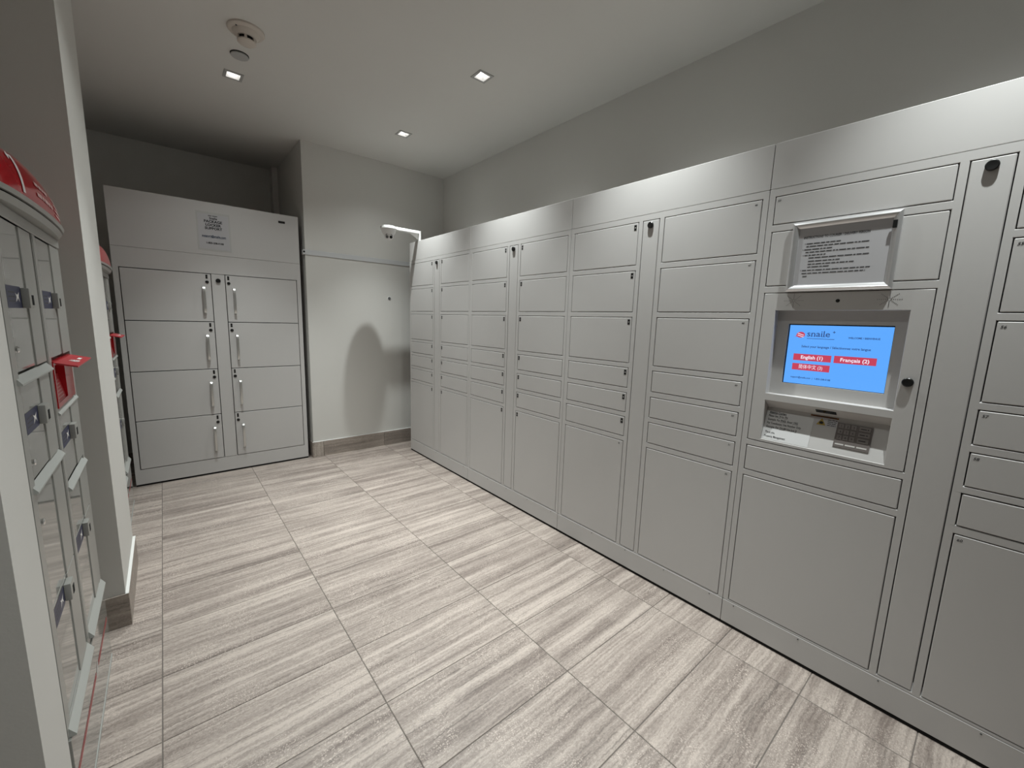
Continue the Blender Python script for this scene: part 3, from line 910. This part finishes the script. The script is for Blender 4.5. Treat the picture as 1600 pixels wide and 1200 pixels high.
# notice on the cabinet header
nt_ = thing('support_notice', 'white notice about locker support in a clear sleeve, taped on the cabinet header', 'paper notice', (0.254, YC, 1.837))
bm = bmesh.new(); add_box(bm, (0, -0.0012, 0), (0.219, 0.0004, 0.292)); obj('sleeve', bm, M['sleeve'], nt_)
bm = bmesh.new(); add_box(bm, (0.010, -0.0020, 0.012), (0.208, -0.0012, 0.276)); obj('sheet', bm, M['paper_grey'], nt_)
fn = Face((0, -0.0022, 0), (1, 0, 0), (0, 0, 1))
bm = bmesh.new()
fn.dashes(bm, 0.078, 0.262, 0.062, 0.011, 1, 3)
fn.text(bm, 'Snaile', 0.110, 0.239, 0.022, 0.0006, 'C', 0, bold=0.03)
for s, z in (('PACKAGE', 0.213), ('LOCKER', 0.187), ('SUPPORT', 0.161)):
    fn.text(bm, s, 0.108, z, 0.0265, 0.0006, 'C', 0, bold=0.035)
fn.text(bm, 'support@snaile.com', 0.108, 0.104, 0.020, 0.0006, 'C', 2, bold=0.03, width=0.156)
fn.rect(bm, 0.030, 0.186, 0.0985, 0.1005, 0.0006, 2)
fn.text(bm, '1-855-208-0188', 0.112, 0.052, 0.019, 0.0006, 'C', 0, bold=0.03, width=0.112)
obj('printed_text', flat_mesh('printed_text', bm, [M['ink'], M['grey_ink'], M['blue_ink']]), parent=nt_)

# ------------------------------------------------------------------ back wall fittings
rw = thing('cable_raceway', 'grey-white cable trunking running level across the back wall', 'cable trunking', (XE, YB, 1.910))
obj('channel', box_bm((-0.002, -0.007, -0.0225), (XF - XE + 0.30, 0.0, 0.0225), 0.002), M['raceway'], rw)
bm = bmesh.new(); add_box(bm, (-0.020, -0.0068, -0.021), (-0.0005, 0.040, 0.021), 0, 0.003); obj('end_elbow', bm, M['raceway'], rw)
bm = bmesh.new(); add_disc(bm, (-0.010, -0.0071, 0.003), 0.0085, 1, 0.001, 16); obj('hole', bm, M['matt_black'], rw, label='dark hole in the end')
an = thing('wall_anchor', 'small grey metal stud on the back wall above the shadow', 'wall stud', (1.804, YB, 1.547))
bm = bmesh.new(); add_lathe(bm, [(0.021, 0.0), (0.021, 0.0015), (0.018, 0.002)], (0, 0, 0), 1, 24, sign=-1); obj('rosette', bm, M['white_plastic'], an)
bm = bmesh.new(); add_lathe(bm, [(0.0150, 0.0015), (0.0150, 0.004), (0.012, 0.005)], (0, 0, 0), 1, 20, sign=-1); obj('stud', bm, M['grey_ink'], an)

# ------------------------------------------------------------------ security camera on its bracket
KX, KY, KZ = 1.600, 3.666, 2.152
sc_ = thing('security_camera', 'white dome security camera on an arm above the far end of the lockers', 'security camera', (1.905, KY, ZT))
def rel(x, y, z): return (x - 1.905, y - KY, z - ZT)
bm = bmesh.new()
add_box(bm, rel(1.889, KY - 0.022, ZT + 0.001), rel(1.905, KY + 0.022, 2.156), 0, 0.002)
obj('post', bm, M['white_plastic'], sc_)
bm = bmesh.new(); add_box(bm, rel(1.660, KY - 0.022, 2.130), rel(1.8885, KY + 0.025, 2.156), 0, 0.003); obj('arm', bm, M['white_plastic'], sc_)
bm = bmesh.new(); pts = [(rel(1.8888, 0, 0)[0], 2.1295 - ZT), (rel(1.8888, 0, 0)[0], 0.008), (rel(1.795, 0, 0)[0], 2.1295 - ZT)]
add_prism(bm, pts, 1, -0.003, 0.003); obj('gusset', bm, M['white_plastic'], sc_)
c = rel(KX, KY, KZ)
bm = bmesh.new(); add_lathe(bm, [(0.060, 0.0), (0.072, -0.004), (0.0735, -0.022), (0.068, -0.028)], c, 2, 40); obj('base_plate', bm, M['white_plastic'], sc_, smooth=True)
bm = bmesh.new(); add_lathe(bm, [(0.066, -0.028), (0.061, -0.045), (0.052, -0.062), (0.046, -0.070)], c, 2, 40); obj('skirt', bm, M['white_plastic'], sc_, smooth=True)
ball = Vector(rel(KX, KY, 2.074)); br = 0.042
bm = bmesh.new(); bmesh.ops.create_uvsphere(bm, u_segments=28, v_segments=16, radius=br); bmesh.ops.translate(bm, vec=ball, verts=bm.verts[:])
eye = obj('eyeball', bm, M['white_plastic'], sc_, smooth=True)
aim = Vector((-0.30, -0.86, -0.42)).normalized()
side = aim.cross(Vector((0, 0, 1))).normalized(); vert = side.cross(aim)
rotm = Matrix((side, vert, -aim)).transposed().to_4x4()
for s, m in ((-1, 'matt_black'), (1, 'grey_ink')):
    bm = bmesh.new(); add_lathe(bm, [(0.0125, 0.0), (0.0125, 0.004), (0.010, 0.005)], (0, 0, 0), 2, 20)
    o = obj('lens', bm, M[m], eye); o.matrix_local = Matrix.Translation(ball + aim * (br - 0.003) + side * s * 0.0165 + aim * 0.000) @ rotm @ Matrix.Rotation(math.pi, 4, 'X')
bm = bmesh.new()
for i in range(14):
    a0, a1 = math.radians(15 + i * 150 / 14), math.radians(15 + (i + 1) * 150 / 14)
    q = []
    for a, r, h in ((a0, 0.027, 0.0), (a1, 0.027, 0.0), (a1, 0.031, 0.0), (a0, 0.031, 0.0)):
        p = ball + aim * (math.sqrt(max(br * br - r * r, 0)) + 0.0015) + side * r * math.cos(a) + vert * r * math.sin(a)
        q.append(bm.verts.new(p))
    bm.faces.new(q)
obj('lens_hood', bm, M['grey_ink'], eye)

# ------------------------------------------------------------------ mailboxes on the left (face +X)
XM = -0.255
def mailbox(yn, label, number):
    """Two-column community mailbox; yn = near end in world Y (0.745 long)."""
    t = thing('mailbox', label, 'mailbox', (XM, yn, 0), group='community mailboxes on the left')
    D, Ln = 0.42, 0.745
    A = (0.040, 0.342); B = (0.405, 0.712)         # door columns
    obj('cabinet', box_bm((-D, 0.0, 0.012), (-0.022, Ln, 1.585)), M['mail_matt'], t)
    bm = bmesh.new(); face_panel(bm, (0.0, Ln, 0.298, 1.585), [(A[0], A[1] + 0.018, 0.325, 1.548), (B[0] - 0.002, B[1], 0.325, 1.548), (0.3655, 0.3725, 0.30, 1.56)], 0, 0.0, -0.022)
    obj('face_frame', bm, M['mail_matt'], t)
    base = obj('base_panel', box_bm((-0.022, 0.0, 0.012), (0.004, Ln, 0.292), 0.001), M['mail'], t)
    f = Face((0.004, 0, 0), (0, 1, 0), (0, 0, 1))
    bm = bmesh.new()
    for z in (0.180, 0.169):
        f.rect(bm, 0.02, 0.40, z, z + 0.0055, 0.0006, 0); f.rect(bm, 0.455, Ln - 0.02, z, z + 0.0055, 0.0006, 0)
    f.poly(bm, [(0.408, 0.160), (0.432, 0.174), (0.448, 0.198), (0.428, 0.186), (0.414, 0.178)], 0.0008, 1)
    obj('red_stripe', flat_mesh('red_stripe', bm, [M['red_print'], M['white_print']]), parent=base, label='red double stripe with a pale mark')
    obj('plinth_strip', box_bm((-0.03, 0.0, 0.0), (0.0055, Ln, 0.012)), M['mail_lit'], t)

    def lip(y0, y1, z, d=0.008, h=0.021):
        bm = bmesh.new()
        add_prism(bm, [(-0.004, z), (d, z), (d, z + 0.004), (-0.004, z + h)], 1, y0, y1)
        return obj('lip', bm, M['mail_lit'], t)
    lip(A[0] - 0.02, A[1] + 0.022, 1.180); lip(A[0] - 0.02, A[1] + 0.022, 0.930); lip(A[0] - 0.03, A[1] + 0.022, 0.294, 0.013, 0.032)
    lip(B[0] - 0.010, Ln - 0.012, 1.040, 0.005, 0.016); lip(B[0] - 0.010, Ln - 0.012, 0.806); lip(B[0] - 0.010, Ln - 0.004, 0.312, 0.012, 0.030)

    def mail_door(col, z0, z1, stick, key):
        w = col[1] - col[0] - 0.004
        st_w = 0.115
        d = obj('door', box_bm((-0.018, 0.0, 0.0), (-0.002, w - st_w, z1 - z0 - 0.004), 0.001), M['mail'], t, loc=(0, col[0] + 0.002, z0 + 0.002))
        bm = bmesh.new(); add_box(bm, (-0.018, w - st_w, 0.0), (0.0005, w, z1 - z0 - 0.004), 0, 0.001); obj('latch_stile', bm, M['mail_matt'], d)
        if stick:
            z = stick - z0 - 0.002
            g = Face((-0.002, 0, z), (0, 1, 0), (0, 0, 1))
            bm = bmesh.new()
            sw_ = 0.122
            g.rect(bm, 0.008, 0.008 + sw_, 0.0, 0.050, 0.0006 if True else 0, 0)
            g.poly(bm, [(0.076, 0.035), (0.086, 0.026), (0.077, 0.013), (0.090, 0.019), (0.098, 0.023), (0.112, 0.013), (0.105, 0.026), (0.113, 0.038), (0.098, 0.031), (0.089, 0.031)], 0.0010, 1)
            for k in range(3):
                g.dashes(bm, 0.020, 0.014 + 0.010 * k, 0.052, 0.0050, 2, 80 + k, 0.0010)
            obj('blue_sticker', flat_mesh('blue_sticker', bm, [M['navy'], M['white_print'], M['grey_ink']]), parent=d, label='dark blue sticker with a white bird-like mark')
            bm = bmesh.new(); y = 0.008 + sw_ + 0.004
            add_box(bm, (-0.002, y, z), (0.012, y + 0.044, z + 0.048), 0, 0.003, 2); obj('lock_box', bm, M['mail_matt'], d, smooth=True)
            bm = bmesh.new(); add_box(bm, (0.0115, y + 0.018, z + 0.008), (0.0128, y + 0.036, z + 0.032)); obj('keyhole', bm, M['matt_black'], d, label='dark key slot')
            bm = bmesh.new(); add_box(bm, (0.0, y + 0.047, z + 0.006), (0.010, y + 0.062, z + 0.036), 0, 0.003, 2); obj('latch', bm, M['mail_lit'], d, smooth=True)
        for kz in key:
            bm = bmesh.new(); add_lathe(bm, [(0.0075, 0.0), (0.0075, 0.004), (0.005, 0.006)], (-0.002, 0.018, kz - z0), 0, 16); obj('keyhole', bm, M['chrome'], d, smooth=True, label='small chrome lock')
        return d
    mail_door(A, 1.205, 1.548, 1.350, (1.256,)); mail_door(A, 0.955, 1.180, 1.062, (0.994,)); mail_door(A, 0.630, 0.930, None, (0.846,)); mail_door(A, 0.325, 0.630, 0.571, ())
    mail_door(B, 1.205, 1.548, 1.350, ()); mail_door(B, 0.835, 1.040, 0.935, ()); mail_door(B, 0.650, 0.806, None, ()); mail_door(B, 0.340, 0.650, 0.596, ())
    # red outgoing slot with a lifted flap
    s0, s1 = B[0], 0.690
    bm = bmesh.new(); face_panel(bm, (s0 - 0.004, s1 + 0.008, 1.060, 1.198), [(s0 + 0.008, s1 - 0.008, 1.075, 1.186)], 0, 0.003, -0.018)
    slot = obj('mail_slot', bm, M['red'], t, label='red outgoing mail slot')
    bm = bmesh.new(); add_prism(bm, [(-0.017, 1.060), (0.002, 1.062), (-0.013, 1.150), (-0.017, 1.150)], 1, s0 + 0.008, s0 + 0.150); obj('chute', bm, M['red_matt'], slot)
    ch = Face((0.002, s0 + 0.014, 1.062), (0, 1, 0), (-0.015, 0, 0.088))
    bm = bmesh.new()
    for k in range(7): ch.dashes(bm, 0.008, 0.012 + 0.0095 * k, 0.10, 0.0045, 0, 90 + k, 0.001)
    obj('printed_text', flat_mesh('printed_text', bm, [M['pink_print']]), parent=slot)
    bm = bmesh.new(); add_box(bm, (-0.0175, s0 + 0.150, 1.075), (0.004, s1 - 0.008, 1.186)); obj('slot_cheek', bm, M['red'], slot)
    bm = bmesh.new()
    add_prism(bm, [(0.004, 1.196), (0.008, 1.190), (0.052, 1.180), (0.052, 1.184)], 1, s0 - 0.004, s1 + 0.008)
    flap = obj('slot_flap', bm, M['red_matt'], slot)
    fl = Face((0.052, s0 + 0.02, 1.1845), (0, 1, 0), (-0.048, 0, 0.012))
    bm = bmesh.new(); fl.text(bm, 'Mail', 0.07, 0.010, 0.030, 0.0008, 'L', 0, bold=0.02); fl.dashes(bm, 0.150, 0.014, 0.05, 0.015, 0, 5, 0.0008)
    o = obj('flap_print', flat_mesh('flap_print', bm, [M['white_print']]), parent=slot)
    # bowed red crown with a pale rim beneath
    c0, c1 = -0.020, Ln + 0.022
    n = 28
    zr, zt = 1.606, 1.726
    def bow(u): return 0.004 + 0.030 * math.sqrt(max(1 - u * u, 0.0))
    def arch(u): return zr + 0.008 + (zt - zr - 0.008) * (max(1 - u * u, 0.0) ** 0.36)
    bm = bmesh.new(); cols = []
    prof = 9
    for i in range(n + 1):
        u = -1 + 2 * i / n; y = (c0 + c1) / 2 + u * (c1 - c0) / 2
        b, zt_ = bow(u), arch(u)
        colv = []
        for k in range(prof):
            a = k / (prof - 1) * math.pi / 2
            colv.append(bm.verts.new((-0.018 + (b + 0.018) * math.cos(a) ** 0.8, y, zr + (zt_ - zr) * math.sin(a))))
        colv.append(bm.verts.new((-0.10, y, zt_)))
        colv.append(bm.verts.new((-0.10, y, zr)))
        cols.append(colv)
    m_ = prof + 2
    for a, b in zip(cols, cols[1:]):
        for k in range(m_):
            bm.faces.new((a[k], a[(k + 1) % m_], b[(k + 1) % m_], b[k]))
    bm.faces.new(cols[0][::-1]); bm.faces.new(cols[-1])
    crown = obj('crown', bm, M['red'], t, smooth=True, label='bowed glossy red crown')
    def band(name, top, bot, out_top, out_bot, m):
        bm = bmesh.new(); rv = []
        for i in range(n + 1):
            u = -1 + 2 * i / n; y = (c0 + c1) / 2 + u * (c1 - c0) / 2
            b = bow(u)
            rv.append([bm.verts.new(p) for p in ((b + out_top, y, zr - top), (b + out_bot, y, zr - bot), (-0.03, y, zr - bot), (-0.03, y, zr - top))])
        for a, b in zip(rv, rv[1:]):
            for k in range(4):
                bm.faces.new((a[k], a[(k + 1) % 4], b[(k + 1) % 4], b[k]))
        bm.faces.new(rv[0][::-1]); bm.faces.new(rv[-1])
        return obj(name, bm, M[m], t, smooth=True)
    band('crown_rim', 0.0, 0.010, 0.005, 0.002, 'mail_matt')
    band('rim_shadow', 0.0101, 0.0145, -0.004, -0.006, 'matt_black')  # black band paints the shade in the gap below the rim
    band('crown_tray', 0.0146, 0.028, -0.001, -0.010, 'mail_matt')
    bm = bmesh.new(); add_box(bm, (-0.022, 0.0, 1.548), (0.003, Ln, 1.575), 0, 0.002); obj('top_rail', bm, M['mail_matt'], t)
    # print on the crown follows its curve
    def on(y, k):
        u = (y - (c0 + c1) / 2) / ((c1 - c0) / 2); a = k * math.pi / 2
        b, zt_ = bow(u), arch(u)
        return Vector((-0.018 + (b + 0.018) * math.cos(a) ** 0.8 + 0.0012, y, zr + (zt_ - zr) * math.sin(a) + 0.0006))
    def strip_(bm, ya, ka, yb, kb, wy=0.0, wk=0.0, mi=0, nseg=6):
        for i in range(nseg):
            q = []
            for (s, e) in ((i / nseg, 0), ((i + 1) / nseg, 0), ((i + 1) / nseg, 1), (i / nseg, 1)):
                q.append(bm.verts.new(on(ya + (yb - ya) * s + wy * e, ka + (kb - ka) * s + wk * e)))
            bm.faces.new(q).material_index = mi
    if number:
        bm = bmesh.new()
        strip_(bm, 0.150, 0.06, 0.150, 0.62, wy=0.018)
        strip_(bm, 0.128, 0.50, 0.150, 0.60, wk=0.10)
        obj('number_mark', flat_mesh('number_mark', bm, [M['white_print']]), parent=crown, label='white figure 1')
        for k0, ya, yb in ((0.30, 0.285, 0.440), (0.15, 0.285, 0.480)):
            bm = bmesh.new()
            y = ya; rnd = random.Random(int(k0 * 100))
            while y < yb:
                w = rnd.uniform(0.02, 0.05); strip_(bm, y, k0, min(y + w, yb), k0, wk=0.055, nseg=3); y += w + 0.008
            obj('lettering', flat_mesh('lettering', bm, [M['pink_print']]), parent=crown, label='pale line of small lettering')
        for k0 in (0.36, 0.27, 0.18, 0.10):
            bm = bmesh.new(); strip_(bm, 0.520, k0, 0.620, k0, wk=0.03, nseg=5)
            obj('small_lettering', flat_mesh('small_lettering', bm, [M['pink_print']]), parent=crown)
    return t
mailbox(1.358, 'grey mailbox with a red crown numbered 1, between the near and middle piers', True)
mailbox(3.108, 'grey mailbox mostly hidden behind the middle pier, beside the alcove cabinet', False)
